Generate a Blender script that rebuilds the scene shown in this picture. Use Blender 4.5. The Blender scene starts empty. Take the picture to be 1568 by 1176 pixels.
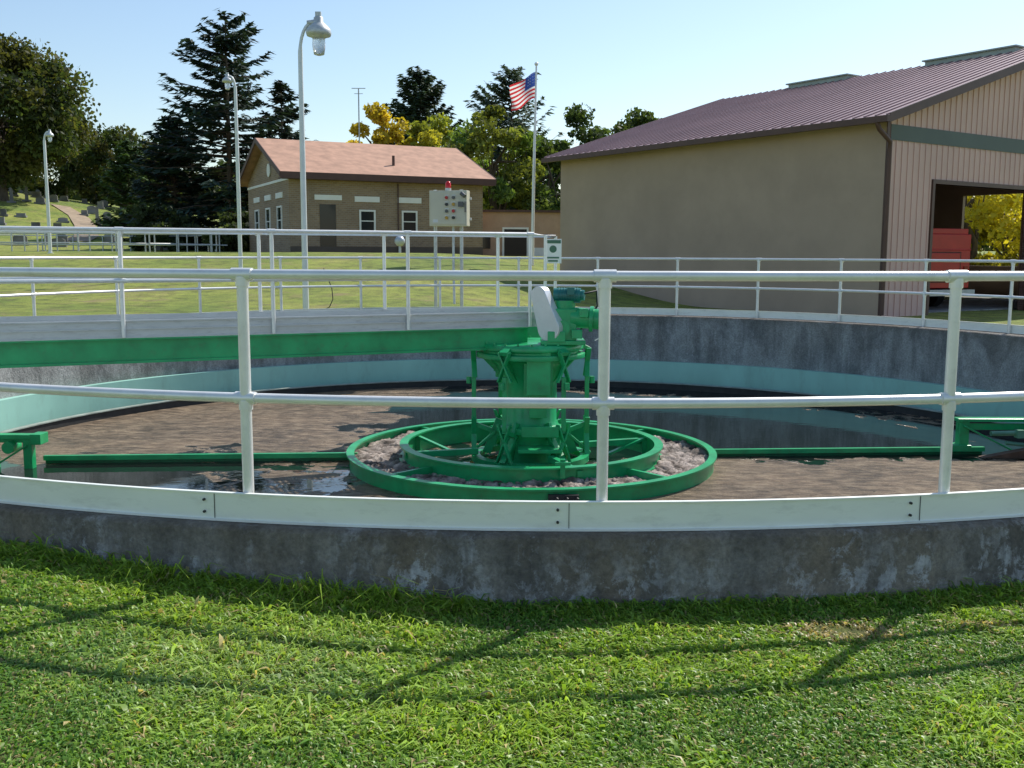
import bpy, math, random
import numpy as np
from mathutils import Vector, Matrix
from mathutils import noise as mn
random.seed(7); rng=np.random.default_rng(7)
sc=bpy.context.scene
R_=math.radians
CX,CY=0.25,11.9
# ------------------------------------------------------------ helpers
def ss(a,b,x):
    t=np.clip((x-a)/(b-a),0,1); return t*t*(3-2*t)
def H(x,y):
    x=np.asarray(x,float); y=np.asarray(y,float)
    z=0.04+0.15*ss(0.2,-3.2,x)
    z=z+0.12*ss(14,19,y)*ss(6,2,x)
    yp=y-np.maximum(0,x+1)*1.2
    z=z+1.2*ss(20.5,38,yp)
    hill=ss(47,92,y)*(0.6+4.6*ss(-8,-52,x)+1.2*ss(-30,-70,x))
    z=z+hill
    z=z+0.03*np.sin(x*0.7+1)*np.sin(y*0.5)*ss(22,30,y)
    return z
def h1(x,y): return float(H(x,y))
class M:
    def __init__(s): s.v=[];s.f=[];s.m=[];s.s=[]
    def add(s,vs,fs,mi=0,sm=False):
        o=len(s.v); s.v+= [tuple(v) for v in vs]
        for f in fs: s.f.append([i+o for i in f]); s.m.append(mi); s.s.append(sm)
    def fr(s,o,ux,uy,a,b,z,mi=0):
        vs=[]
        for zz in z:
            for (i,j) in ((0,0),(1,0),(1,1),(0,1)):
                vs.append((o[0]+ux[0]*a[i]+uy[0]*b[j],o[1]+ux[1]*a[i]+uy[1]*b[j],zz))
        s.add(vs,[(3,2,1,0),(4,5,6,7),(0,1,5,4),(1,2,6,5),(2,3,7,6),(3,0,4,7)],mi)
    def box(s,c,d,rz=0,mi=0):
        ux=(math.cos(rz),math.sin(rz)); uy=(-ux[1],ux[0])
        s.fr((c[0],c[1]),ux,uy,(-d[0]/2,d[0]/2),(-d[1]/2,d[1]/2),(c[2]-d[2]/2,c[2]+d[2]/2),mi)
    def beam(s,p0,p1,w,t,mi=0,up=(0,0,1)):
        p0=Vector(p0);p1=Vector(p1);d=(p1-p0).normalized();u=Vector(up)
        if abs(d.dot(u))>.95:u=Vector((0,1,0))
        a=d.cross(u).normalized();b=a.cross(d).normalized()
        vs=[]
        for p in (p0,p1):
            for i,j in ((-1,-1),(1,-1),(1,1),(-1,1)): vs.append(p+a*(i*w/2)+b*(j*t/2))
        s.add(vs,[(3,2,1,0),(4,5,6,7),(0,1,5,4),(1,2,6,5),(2,3,7,6),(3,0,4,7)],mi)
    def cyl(s,p0,p1,r0,r1=None,n=12,mi=0,caps=True):
        if r1 is None:r1=r0
        s.tube([p0,p1],[r0,r1],n,mi,False,caps)
    def tube(s,path,r,n=8,mi=0,closed=False,caps=True):
        P=[Vector(p) for p in path];N=len(P)
        rr=r if isinstance(r,(list,tuple)) else [r]*N
        vs=[];a=None
        for i in range(N):
            if closed: d=(P[(i+1)%N]-P[i-1]).normalized()
            else: d=(P[min(i+1,N-1)]-P[max(i-1,0)]).normalized()
            if a is None:
                u=Vector((0,0,1)) if abs(d.z)<.9 else Vector((1,0,0))
                a=d.cross(u).normalized()
            else: a=(a-d*a.dot(d)).normalized()
            b=d.cross(a)
            for k in range(n):
                t=2*math.pi*k/n; vs.append(P[i]+(a*math.cos(t)+b*math.sin(t))*rr[i])
        fs=[]
        for i in range(N if closed else N-1):
            j=(i+1)%N
            for k in range(n):
                l=(k+1)%n; fs.append((i*n+k,i*n+l,j*n+l,j*n+k))
        s.add(vs,fs,mi,True)
        if caps and not closed:
            s.add(vs[:n],[tuple(range(n))[::-1]],mi); s.add(vs[-n:],[tuple(range(n))],mi)
    def lathe(s,prof,c=(0,0),n=64,mi=0,sm=True,a0=0,a1=2*math.pi):
        full=abs(a1-a0-2*math.pi)<1e-6; m=n if full else n+1
        vs=[];L=len(prof)
        for k in range(m):
            t=a0+(a1-a0)*k/n
            for (r,z) in prof: vs.append((c[0]+r*math.cos(t),c[1]+r*math.sin(t),z))
        fs=[]
        for k in range(n):
            l=(k+1)%m
            for i in range(L-1): fs.append((k*L+i,l*L+i,l*L+i+1,k*L+i+1))
        s.add(vs,fs,mi,sm)
    def ring(s,r0,r1,z0,z1,c=(CX,CY),n=96,mi=0,a0=0,a1=2*math.pi):
        for pr in ([(r1,z0),(r1,z1)],[(r1,z1),(r0,z1)],[(r0,z1),(r0,z0)],[(r0,z0),(r1,z0)]):
            s.lathe(pr,c,n,mi,True,a0,a1)
    def ext(s,pts,vec,mi=0):
        n=len(pts);v=Vector(vec);P=[Vector(p) for p in pts]
        s.add(P+[p+v for p in P],[tuple(range(n)),tuple(range(n,2*n))[::-1]]+[(i,i+n,(i+1)%n+n,(i+1)%n) for i in range(n)],mi)
    def obj(s,name,mats,par=None,bev=0):
        me=bpy.data.meshes.new(name); me.from_pydata(s.v,[],s.f)
        for m in (mats if isinstance(mats,list) else [mats]): me.materials.append(m)
        me.polygons.foreach_set('material_index',s.m); me.polygons.foreach_set('use_smooth',s.s)
        me.update()
        import bmesh
        bm=bmesh.new(); bm.from_mesh(me); bmesh.ops.recalc_face_normals(bm,faces=bm.faces); bm.to_mesh(me); bm.free()
        o=bpy.data.objects.new(name,me); sc.collection.objects.link(o)
        if par is not None: o.parent=par; o.location=-par.location
        if bev:
            b=o.modifiers.new('b','BEVEL'); b.width=bev; b.segments=2; b.limit_method='ANGLE'; b.angle_limit=R_(50)
        return o
def empty(name,loc):
    o=bpy.data.objects.new(name,None); o.location=loc; o.empty_display_size=.3; sc.collection.objects.link(o); return o
# ------------------------------------------------------------ materials
class NT:
    def __init__(s,name):
        s.m=bpy.data.materials.new(name); s.m.use_nodes=True; s.t=s.m.node_tree; s.n=s.t.nodes
        s.b=s.n['Principled BSDF']; s.co=s.N('ShaderNodeTexCoord').outputs['Object']
    def N(s,t,**k):
        n=s.n.new(t)
        for a,b in k.items(): setattr(n,a,b)
        return n
    def L(s,a,b): s.t.links.new(a,b)
    def map(s,sc_,src=None):
        mp=s.N('ShaderNodeMapping'); mp.inputs['Scale'].default_value=sc_; s.L(src or s.co,mp.inputs[0]); return mp.outputs[0]
    def noise(s,scale,detail=4,vec=None,rough=.55,dist=0):
        n=s.N('ShaderNodeTexNoise'); n.inputs['Scale'].default_value=scale; n.inputs['Detail'].default_value=detail
        n.inputs['Roughness'].default_value=rough; n.inputs['Distortion'].default_value=dist
        s.L(vec or s.co,n.inputs['Vector']); return n.outputs['Fac']
    def ramp(s,f,stops):
        r=s.N('ShaderNodeValToRGB'); e=r.color_ramp.elements
        while len(e)<len(stops): e.new(.5)
        for i,(p,c) in enumerate(stops):
            e[i].position=p; e[i].color=tuple(c[:3])+(1,) if hasattr(c,'__len__') else (c,c,c,1)
        s.L(f,r.inputs[0]); return r.outputs[0]
    def mix(s,f,a,b,mode='MIX'):
        n=s.N('ShaderNodeMix',data_type='RGBA',blend_type=mode)
        for i,v in ((0,f),(6,a),(7,b)):
            if hasattr(v,'is_linked'): s.L(v,n.inputs[i])
            else: n.inputs[i].default_value=v if i==0 else tuple(v)+(1,)
        return n.outputs[2]
    def math(s,op,a,b=0,c=None):
        n=s.N('ShaderNodeMath',operation=op)
        for i,v in enumerate((a,b) if c is None else (a,b,c)):
            if hasattr(v,'is_linked'): s.L(v,n.inputs[i])
            else: n.inputs[i].default_value=v
        return n.outputs[0]
    def bump(s,f,st,d=.02,nrm=None):
        n=s.N('ShaderNodeBump'); n.inputs['Strength'].default_value=st; n.inputs['Distance'].default_value=d; s.L(f,n.inputs['Height'])
        if nrm: s.L(nrm,n.inputs['Normal'])
        return n.outputs[0]
    def fin(s,col=None,rough=None,nrm=None,metal=None):
        for k,v in (('Base Color',col),('Roughness',rough),('Normal',nrm),('Metallic',metal)):
            if v is None: continue
            if hasattr(v,'is_linked'): s.L(v,s.b.inputs[k])
            else: s.b.inputs[k].default_value=(tuple(v)+(1,)) if k=='Base Color' else v
        return s.m
def pm(name,c,rough=.6,metal=0,var=.15,scale=3,bump=0,bs=30,stretch=(1,1,1),dirt=0):
    t=NT(name); v=t.map(stretch)
    f=t.noise(scale,5,v)
    lo=tuple(x*(1-var) for x in c); hi=tuple(min(1,x*(1+var)) for x in c)
    col=t.ramp(f,[(.3,lo),(.7,hi)])
    if dirt:
        g=t.ramp(t.noise(scale*2.7,8,v,.7),[(.52,0.),(.72,1.)])
        g=t.math('MULTIPLY',g,dirt); col=t.mix(g,col,(.09,.07,.05))
    n=None
    if bump: n=t.bump(t.noise(bs,5),bump,.01)
    return t.fin(col,rough,n,metal)
ALU=pm('aluminium_rail',(.84,.84,.81),.36,.3,.08,6,dirt=.12)
KICK=pm('aluminium_plate',(.60,.61,.61),.45,.35,.08,3,stretch=(1,1,4),dirt=.25)
WHITE=pm('white_board',(.88,.90,.83),.45,.1,.05,2,stretch=(1,1,3),dirt=.2)
WPAINT=pm('white_paint',(.85,.84,.8),.5,0,.05,3)
GREEN=pm('green_paint',(.018,.38,.135),.3,0,.22,4,bump=.05,bs=40,dirt=.3)
DGREEN=pm('green_paint_wet',(.01,.17,.07),.3,0,.25,8,dirt=.3)
BLUEG=pm('motor_blue_green',(.02,.18,.16),.35,0,.1,5)
DARK=pm('dark_metal',(.03,.03,.03),.6,0,.3,8)
GALV=pm('galvanized_steel',(.55,.57,.57),.45,.3,.15,12)
BROWN=pm('brown_trim',(.095,.045,.035),.5,0,.15,3)
BARK=pm('bark',(.10,.075,.05),.9,0,.35,3,bump=.6,bs=12,stretch=(3,3,.6))
STONE=pm('gravestone_granite',(.20,.19,.18),.7,0,.6,.6)
RED=pm('red_paint',(.60,.03,.028),.3,0,.1,3)
DIRT=pm('dirt_path',(.36,.27,.18),.9,0,.2,2,bump=.5,bs=8)
BEIGE=pm('panel_beige',(.62,.58,.45),.45,0,.06,3)
def simple(n,c,r=.4,m=0): 
    t=NT(n); return t.fin(c,r,None,m)
GLASS=simple('dark_window_glass',(.015,.02,.025),.06)
RUBBER=simple('black_rubber',(.015,.015,.015),.6)
def concrete(name,base,dark,white,wamt,ztop,sv=1.,brown=1.):
    t=NT(name)
    a=t.noise(2.2*sv,6,t.map((1,1,.7)),.6,.6); col=t.ramp(a,[(.36,dark),(.5,base),(.64,tuple(x*1.25 for x in base))])
    rust=t.ramp(t.noise(1.3*sv,5,t.map((1,1,.5)),.6,.5),[(.46,0.),(.62,.6*brown)]); col=t.mix(rust,col,(base[0]*.95,base[1]*.78,base[2]*.56))
    sp=t.N('ShaderNodeSeparateXYZ'); t.L(t.co,sp.inputs[0])
    b=t.ramp(t.noise(11*sv,7,t.map((1,1,.8)),.78,.3),[(.50,0.),(.56,1.)])
    b2=t.ramp(t.noise(1.7*sv,4,t.map((1,1,.5)),.65),[(.40,0.),(.58,1.)])
    lo=t.N('ShaderNodeMapRange'); lo.inputs[1].default_value=ztop-.10; lo.inputs[2].default_value=ztop-.28; t.L(sp.outputs[2],lo.inputs[0])
    wf=t.math('MULTIPLY',t.math('MULTIPLY',b,b2),t.math('MULTIPLY_ADD',lo.outputs[0],.7,.3))
    col=t.mix(t.math('MULTIPLY',wf,wamt),col,white)
    st=t.ramp(t.noise(6*sv,3,t.map((1,1,.10)),.6),[(.54,0.),(.60,1.)])
    col=t.mix(t.math('MULTIPLY',t.math('MULTIPLY',st,b),wamt*.6),col,white)
    c=t.ramp(t.noise(5*sv,5,t.map((1,1,.16)),.65),[(.50,0.),(.60,1.)])
    col=t.mix(t.math('MULTIPLY',c,.45),col,tuple(x*.6 for x in dark))
    zz=t.math('ADD',sp.outputs[2],t.math('MULTIPLY',t.math('SUBTRACT',t.noise(4,6,None,.7),.5),.4))
    d=t.N('ShaderNodeMapRange'); d.inputs[1].default_value=ztop-.14; d.inputs[2].default_value=ztop+.03; d.inputs[3].default_value=0; d.inputs[4].default_value=.55; t.L(zz,d.inputs[0])
    col=t.mix(d.outputs[0],col,(dark[0]*.85,dark[1]*.75,dark[2]*.62))
    f=t.ramp(t.noise(40,5,None,.75),[(.35,.7),(.65,1.25)]); col=t.mix(1.,col,f,'MULTIPLY')
    n=t.bump(t.noise(20,9,None,.75),.7,.03)
    return t.fin(col,.85,n)
CONC=concrete('old_concrete',(.25,.225,.19),(.14,.125,.108),(.62,.62,.63),.7,.35)
CONCIN=concrete('inner_concrete',(.31,.31,.30),(.17,.17,.165),(.5,.5,.49),.4,.35,.7,.3)
MINT=pm('mint_paint',(.36,.66,.56),.42,0,.12,1.2,stretch=(1,1,.4),dirt=.2)
def brick():
    t=NT('tan_brick'); b=t.N('ShaderNodeTexBrick')
    sp=t.N('ShaderNodeSeparateXYZ'); t.L(t.co,sp.inputs[0]); cb=t.N('ShaderNodeCombineXYZ')
    t.L(t.math('ADD',sp.outputs[0],t.math('MULTIPLY',sp.outputs[1],.9)),cb.inputs[0]); t.L(sp.outputs[2],cb.inputs[1])
    t.L(cb.outputs[0],b.inputs['Vector']); b.inputs['Scale'].default_value=1
    b.inputs['Brick Width'].default_value=.23;b.inputs['Row Height'].default_value=.075;b.inputs['Mortar Size'].default_value=.008
    b.inputs['Color1'].default_value=(.36,.245,.15,1);b.inputs['Color2'].default_value=(.27,.18,.11,1);b.inputs['Mortar'].default_value=(.35,.31,.26,1)
    f=t.ramp(t.noise(.8,5),[(.3,.85),(.7,1.1)])
    return t.fin(t.mix(1.,b.outputs['Color'],f,'MULTIPLY'),.85,t.bump(b.outputs['Fac'],-.3,.01))
BRICK=brick()
SHINGLE=pm('brown_shingles',(.50,.285,.19),.85,0,.2,2.5,bump=.5,bs=15)
STUCCO=pm('tan_siding',(.43,.32,.24),.75,0,.09,.8,bump=.35,bs=45,dirt=.05)
PINKS=pm('pinkish_ribbed_siding',(.68,.44,.39),.6,0,.06,.7)
STRIPE=pm('grey_green_band',(.095,.12,.11),.6,0,.08,1)
ROOFM=pm('maroon_metal_roof',(.34,.22,.22),.45,.05,.1,.5)
def groundmat():
    t=NT('lawn_ground')
    big=t.ramp(t.noise(.25,4),[(.35,(.15,.22,.025)),(.55,(.27,.31,.045)),(.75,(.40,.38,.09))])
    med=t.ramp(t.noise(2.2,8,None,.7),[(.35,.5),(.5,1.),(.7,1.4)])
    col=t.mix(1.,big,med,'MULTIPLY')
    fine=t.ramp(t.noise(40,6,None,.7),[(.35,.45),(.6,1.25)])
    col=t.mix(1.,col,fine,'MULTIPLY')
    br=t.ramp(t.noise(.9,6,None,.7),[(.55,0.),(.68,.75)])
    col=t.mix(br,col,(.32,.24,.11))
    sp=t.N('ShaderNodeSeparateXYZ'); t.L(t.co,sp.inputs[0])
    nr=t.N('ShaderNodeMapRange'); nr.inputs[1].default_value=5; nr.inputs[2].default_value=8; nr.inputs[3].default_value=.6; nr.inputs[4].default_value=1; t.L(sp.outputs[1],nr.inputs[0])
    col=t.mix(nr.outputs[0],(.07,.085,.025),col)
    n=t.bump(t.noise(30,8,None,.75),.9,.05)
    return t.fin(col,.9,n)
GROUND=groundmat()
def vcmat(name,trans=.35,rough=.6):
    t=NT(name); a=t.N('ShaderNodeAttribute',attribute_name='col')
    t.fin(a.outputs['Color'],rough); t.b.inputs['Specular IOR Level'].default_value=.25
    tr=t.N('ShaderNodeBsdfTranslucent'); g=t.mix(1.,a.outputs['Color'],(1.4,1.4,.6),'MULTIPLY'); t.L(g,tr.inputs[0])
    mx=t.N('ShaderNodeMixShader'); mx.inputs[0].default_value=trans
    t.L(t.b.outputs[0],mx.inputs[1]); t.L(tr.outputs[0],mx.inputs[2]); t.L(mx.outputs[0],t.n['Material Output'].inputs[0])
    return t.m
LEAF=vcmat('foliage',.45); NEEDLE=vcmat('needles',.15); BLADE=vcmat('grass_blades',.38,.38)
def np_mesh(name,V,sizes,idx,C,mat,par=None):
    me=bpy.data.meshes.new(name); me.vertices.add(len(V)); me.vertices.foreach_set('co',V.astype(np.float32).ravel())
    me.loops.add(len(idx)); me.loops.foreach_set('vertex_index',idx.astype(np.int32))
    st=np.concatenate([[0],np.cumsum(sizes)[:-1]]).astype(np.int32)
    me.polygons.add(len(sizes)); me.polygons.foreach_set('loop_start',st)
    try: me.polygons.foreach_set('loop_total',sizes.astype(np.int32))
    except Exception: pass
    me.update(calc_edges=True)
    at=me.color_attributes.new('col','FLOAT_COLOR','POINT')
    at.data.foreach_set('color',np.concatenate([C,np.ones((len(C),1))],1).astype(np.float32).ravel())
    me.materials.append(mat); me.validate()
    o=bpy.data.objects.new(name,me); sc.collection.objects.link(o)
    if par is not None: o.parent=par; o.location=-par.location
    return o
def quads(name,P,A,B,C,mat,par):
    n=len(P); V=np.stack([P-A,P+B-A*.1,P+A,P-B-A*.1],1).reshape(-1,3)
    Cc=np.repeat(C,4,0); return np_mesh(name,V,np.full(n,4),np.arange(n*4),Cc,mat,par)
def rvec(n):
    v=rng.normal(size=(n,3)); return v/np.linalg.norm(v,axis=1,keepdims=True)
# ------------------------------------------------------------ trees
def broadleaf(name,x,y,Ht,rad,col,n=14000,leaf=.2,clumps=60,crown0=.25,seed=0,yellow=None):
    r=random.Random(seed); zb=h1(x,y)-.1
    E=empty(name,(x,y,zb)); m=M()
    th=Ht*.6
    pts=[(x+r.uniform(-.1,.1)*i,y+r.uniform(-.1,.1)*i,zb+th*i/4) for i in range(5)]
    m.tube(pts,[Ht*.03,Ht*.024,Ht*.02,Ht*.015,Ht*.01],9)
    cc=[]
    cz=zb+Ht*(crown0+1)/2; hz=Ht*(1-crown0)/2
    for i in range(clumps):
        while True:
            u=np.array([r.uniform(-1,1),r.uniform(-1,1),r.uniform(-1,1)]); l=np.linalg.norm(u)
            if .35<l<1: break
        u=u/l*(l**.6)
        w=1-.25*max(0,u[2])
        c=np.array([x+u[0]*rad*w*r.uniform(.75,1.05),y+u[1]*rad*w*r.uniform(.75,1.05),cz+u[2]*hz*.92])
        cc.append(c)
        if i%3==0:
            b=pts[r.randint(1,4)]
            mid=((b[0]+c[0])/2,(b[1]+c[1])/2,(b[2]+c[2])/2+.1*Ht*.3)
            m.tube([b,mid,tuple(c)],[Ht*.009,Ht*.006,Ht*.002],6)
    m.obj('trunk',BARK,E)
    cc=np.array(cc); k=rng.integers(0,clumps,n)
    cr=rad*(.15+.17*rng.random(clumps))
    d=rvec(n)*(rng.random((n,1))**.45)
    P=cc[k]+d*cr[k][:,None]*np.array([1.15,1.15,.8])
    br=(.6+.8*rng.random(clumps))[k]*(.75+.5*rng.random(n))
    C=np.array(col)[None]*br[:,None]
    if yellow is not None:
        mk=(rng.random(clumps)<.4)[k]; C[mk]=np.array(yellow)[None]*br[mk][:,None]
    A=rvec(n); B=np.cross(A,rvec(n)); B/=np.linalg.norm(B,axis=1,keepdims=True)+1e-6
    s=leaf*(.6+.8*rng.random((n,1)))
    quads('foliage',P,A*s*.6,B*s*.38,C,LEAF,E)
def conifer(name,x,y,Ht,rad,col,seed=0,dens=1.,base=.06,droop=.25,pw=.8,irr=.3,spray=.42):
    r=random.Random(seed); zb=h1(x,y)-.1
    E=empty(name,(x,y,zb)); m=M(); m.cyl((x,y,zb),(x,y,zb+Ht*.98),Ht*.018,.02,8)
    PP=[];AA=[];BB=[];CC=[]
    z=Ht*base
    while z<Ht*.985:
        t=z/Ht; nb=r.randint(4,6)
        for b in range(nb):
            a=r.uniform(0,2*math.pi)
            L=rad*((1-t)**pw+.03)*r.uniform(1-irr,1+irr*.6)
            if t<.15: L*=.8+t
            dirv=np.array([math.cos(a),math.sin(a),0])
            side=np.array([-math.sin(a),math.cos(a),0])
            up0=.35*t+.02
            z0=zb+z+r.uniform(-.1,.1)
            def pt(u): return np.array([x,y,z0])+dirv*L*u+np.array([0,0,1])*L*(up0*u-droop*(1.2-t)*u*u*1.2+.22*u**4)
            if b%2==0 or L>1: m.tube([tuple(pt(u)) for u in (0,.4,.75,1)],[.05,.035,.02,.008],4,caps=False)
            ns=max(5,int(L*15*dens)); us=np.array([r.uniform(.12,1.03)**.8 for _ in range(ns)])
            shade=r.uniform(.6,1.35)
            for u in us:
                p=pt(u); sg=r.choice((-1,1)); off=(1-u*.75)*L*.28*r.random()
                A=dirv*r.uniform(.5,1)+side*sg*r.uniform(.3,1)+np.array([0,0,r.uniform(-.55,.2)])
                A/=np.linalg.norm(A); p=p+side*sg*off+np.array([0,0,-off*.3-r.random()*.08])
                Bv=np.cross(A,np.array([r.uniform(-.6,.6),r.uniform(-.6,.6),1])); Bv/=np.linalg.norm(Bv)
                s=spray*r.uniform(.6,1.2)
                PP.append(p);AA.append(A*s*.6);BB.append(Bv*s*.2)
                CC.append(np.array(col)*shade*r.uniform(.7,1.3))
        z+=Ht*.019*r.uniform(.7,1.3)*(1+.3*(1-t))
    m.obj('trunk',BARK,E)
    quads('foliage',np.array(PP),np.array(AA),np.array(BB),np.array(CC),NEEDLE,E)
# left group
broadleaf('oak_tree',-40.6,82,12.8,7.0,(.055,.078,.026),32000,.32,125,.12,3,(.085,.09,.028))
broadleaf('maple_tree',-37,98,7.8,4.8,(.06,.085,.028),9000,.32,50,.02,4,(.10,.10,.033))
broadleaf('maple_tree',-44,101,9,5,(.06,.08,.028),8000,.32,45,.02,14)
broadleaf('maple_tree',-31.5,93,6,3.6,(.065,.085,.03),6000,.3,40,.0,24)
conifer('cedar_tree',-24.6,66,6.3,2.3,(.085,.14,.045),5,1.7,.1,.1,.55)
conifer('spruce_tree',-15.1,55,12.5,5.1,(.042,.075,.058),6,1.35,.03,.34,.62,.42,.5)
conifer('spruce_tree',-12.7,57,9.4,3.1,(.042,.072,.055),16,1.2,.05,.32,.7,.4,.5)
conifer('spruce_tree',-18.4,56,7.2,3.2,(.036,.064,.048),26,1.2,.03,.25,.6,.3,.5)
broadleaf('shrub',-17.2,50,2.4,1.8,(.045,.065,.03),3000,.2,20,.0,21)
broadleaf('shrub',-13.2,48,2.2,1.6,(.05,.07,.03),3000,.2,20,.0,22)
# centre group
conifer('spruce_tree',-6.9,77,12.9,4.4,(.075,.115,.068),7,2.2,.05,.1,.5,.22,.55)
conifer('white_pine_tree',-.1,76,13.1,5.0,(.11,.155,.11),8,1.2,.1,.0,.55,.4,.5)
broadleaf('yellow_ash_tree',-8.0,62,8.8,2.5,(.52,.40,.05),8000,.24,40,.1,9)
broadleaf('locust_tree',-4.9,64,8.3,2.9,(.25,.28,.05),8000,.24,40,.1,10,(.36,.33,.05))
broadleaf('maple_tree',-1.0,57,8.6,3.1,(.14,.21,.055),12000,.24,55,.02,11,(.21,.24,.055))
broadleaf('maple_tree',2.0,58,7.6,2.5,(.085,.13,.04),8000,.24,40,.02,12,(.12,.16,.05))
broadleaf('maple_tree',4.8,68,10.2,3.1,(.08,.12,.04),8000,.26,45,.02,13)
broadleaf('maple_tree',8.7,74,10.8,3.6,(.085,.12,.04),8000,.26,45,.02,33)
broadleaf('yellow_ash_tree',27,56,8,4,(.50,.43,.05),8000,.25,40,.05,15)
broadleaf('yellow_ash_tree',22.5,50,7,3.4,(.48,.42,.05),9000,.25,40,.0,25)
def treeline():
    n=24000; a=rng.random(n); X=-120+260*a; Y=150+25*rng.random(n)
    top=5+2.2*np.sin(X*.11)+1.6*np.sin(X*.31+1)+1.2*np.sin(X*.83)
    Z=H(X,Y)+rng.random(n)**.7*top
    col=np.where((np.sin(X*.23+2)>.4)[:,None],np.array([[.14,.14,.04]]),np.array([[.075,.10,.04]]))*(.6+.8*rng.random((n,1)))
    A=rvec(n);B=np.cross(A,rvec(n));B/=np.linalg.norm(B,axis=1,keepdims=True)+1e-6
    quads('distant_trees',np.stack([X,Y,Z],1),A*.75,B*.5,col,LEAF,None)
treeline()
# ------------------------------------------------------------ ground
def ground():
    rad=[7.84,7.95]; d=.12
    while rad[-1]<3200: d*=1.075; rad.append(rad[-1]+d)
    n=360; a=np.linspace(0,2*np.pi,n,endpoint=False); rad=np.array(rad)
    RR,AA=np.meshgrid(rad,a,indexing='ij'); X=CX+RR*np.cos(AA);Y=CY+RR*np.sin(AA); Z=H(X,Y)
    V=np.stack([X,Y,Z],2).reshape(-1,3); k=len(rad)
    i,j=np.meshgrid(np.arange(k-1),np.arange(n),indexing='ij'); jn=(j+1)%n
    F=np.stack([i*n+j,(i+1)*n+j,(i+1)*n+jn,i*n+jn],2).reshape(-1)
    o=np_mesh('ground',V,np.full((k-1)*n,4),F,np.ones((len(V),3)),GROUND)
    o.data.polygons.foreach_set('use_smooth',[True]*len(o.data.polygons))
ground()
def grass():
    def pts(n,x0,x1,y0,y1):
        X=rng.uniform(x0,x1,n);Y=rng.uniform(y0,y1,n)
        k=np.hypot(X-CX,Y-CY)>7.87; return X[k],Y[k]
    a=pts(280000,-2.8,2.8,2.55,5.2); b=pts(60000,-5,5,1.7,7.2)
    X=np.concatenate([a[0],b[0]]);Y=np.concatenate([a[1],b[1]])
    def field(sc_,seed):
        g=np.random.default_rng(seed).random((256,256)); u=(X*sc_+60)%255; v=(Y*sc_+60)%255
        i=u.astype(int);j=v.astype(int);fu=u-i;fv=v-j; fu=fu*fu*(3-2*fu);fv=fv*fv*(3-2*fv)
        return g[i,j]*(1-fu)*(1-fv)+g[i+1,j]*fu*(1-fv)+g[i,j+1]*(1-fu)*fv+g[i+1,j+1]*fu*fv
    cl=np.clip((field(2.0,1)*.6+field(5.5,2)*.4-.2)/.6,0,1); cl2=np.clip((field(14,3)*.6+field(30,4)*.4-.2)/.6,0,1)
    def bf(s): return np.maximum(np.exp(-(((X-1.28)/(.20*s))**2+((Y-3.79)/(.08*s))**2)),.7*np.exp(-(((X-1.95)/(.30*s))**2+((Y-3.86)/(.05*s))**2)))
    bare=bf(1.)
    keep=rng.random(len(X))>(bare*.8+.35*(1-cl2)); X,Y,cl,cl2=X[keep],Y[keep],cl[keep],cl2[keep]; n=len(X)
    edge=np.exp(-((np.hypot(X-CX,Y-CY)-7.87)/.09)**2)
    L=(.010+.012*rng.random(n)+.022*cl*cl2+.055*(rng.random(n)**10)*cl)*(1+1.8*edge)
    W=.0024+.0024*rng.random(n); wide=rng.random(n)<.12; W[wide]*=2.3
    az=rng.uniform(0,2*np.pi,n); ln=.45+1.1*rng.random(n)
    comb=4*cl+1.
    laz=np.where(rng.random(n)<.5,comb+rng.normal(0,.6,n),az+rng.normal(0,.7,n))
    D=np.stack([np.cos(laz),np.sin(laz),np.zeros(n)],1); S=np.stack([-np.sin(az),np.cos(az),np.zeros(n)],1)
    P=np.stack([X,Y,H(X,Y)-.002],1); Up=np.array([[0,0,1.]])
    l=L[:,None]; w=W[:,None]; q=ln[:,None]
    mid=P+(D*q*.35+Up*.6)*l; tip=P+(D*q*1.1+Up*(1-.4*q))*l
    V=np.stack([P-S*w,P+S*w,mid+S*w*.85,mid-S*w*.85,tip],1).reshape(-1,3)
    base=(np.arange(n)*5)[:,None]; idx=(base+np.array([[0,1,2,3,3,2,4]])).reshape(-1)
    c0=np.array([.12,.27,.035]); c1=np.array([.40,.56,.075]); c2=np.array([.58,.47,.22])
    t=np.clip(rng.random(n)*.75+(cl-.4)*.75,0,1)[:,None]; C=c0*(1-t)+c1*t
    pale=(np.exp(-(((X+.95)/.55)**2+((Y-3.35)/.40)**2))*.55*rng.random(n))[:,None]; C=C*(1-pale)+np.array([.50,.60,.34])*pale
    bare2=np.maximum(np.exp(-(((X-1.28)/.30)**2+((Y-3.79)/.14)**2)),.6*np.exp(-(((X-1.95)/.4)**2+((Y-3.86)/.10)**2)))
    dry=(rng.random(n)<.08)|(bare2>.35+.6*rng.random(n)); C[dry]=c2*(.6+.6*rng.random((dry.sum(),1)))
    C*= (.65+.6*rng.random((n,1)))
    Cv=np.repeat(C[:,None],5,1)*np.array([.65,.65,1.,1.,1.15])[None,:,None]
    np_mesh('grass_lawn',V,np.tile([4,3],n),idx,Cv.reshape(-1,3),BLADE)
grass()
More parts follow.
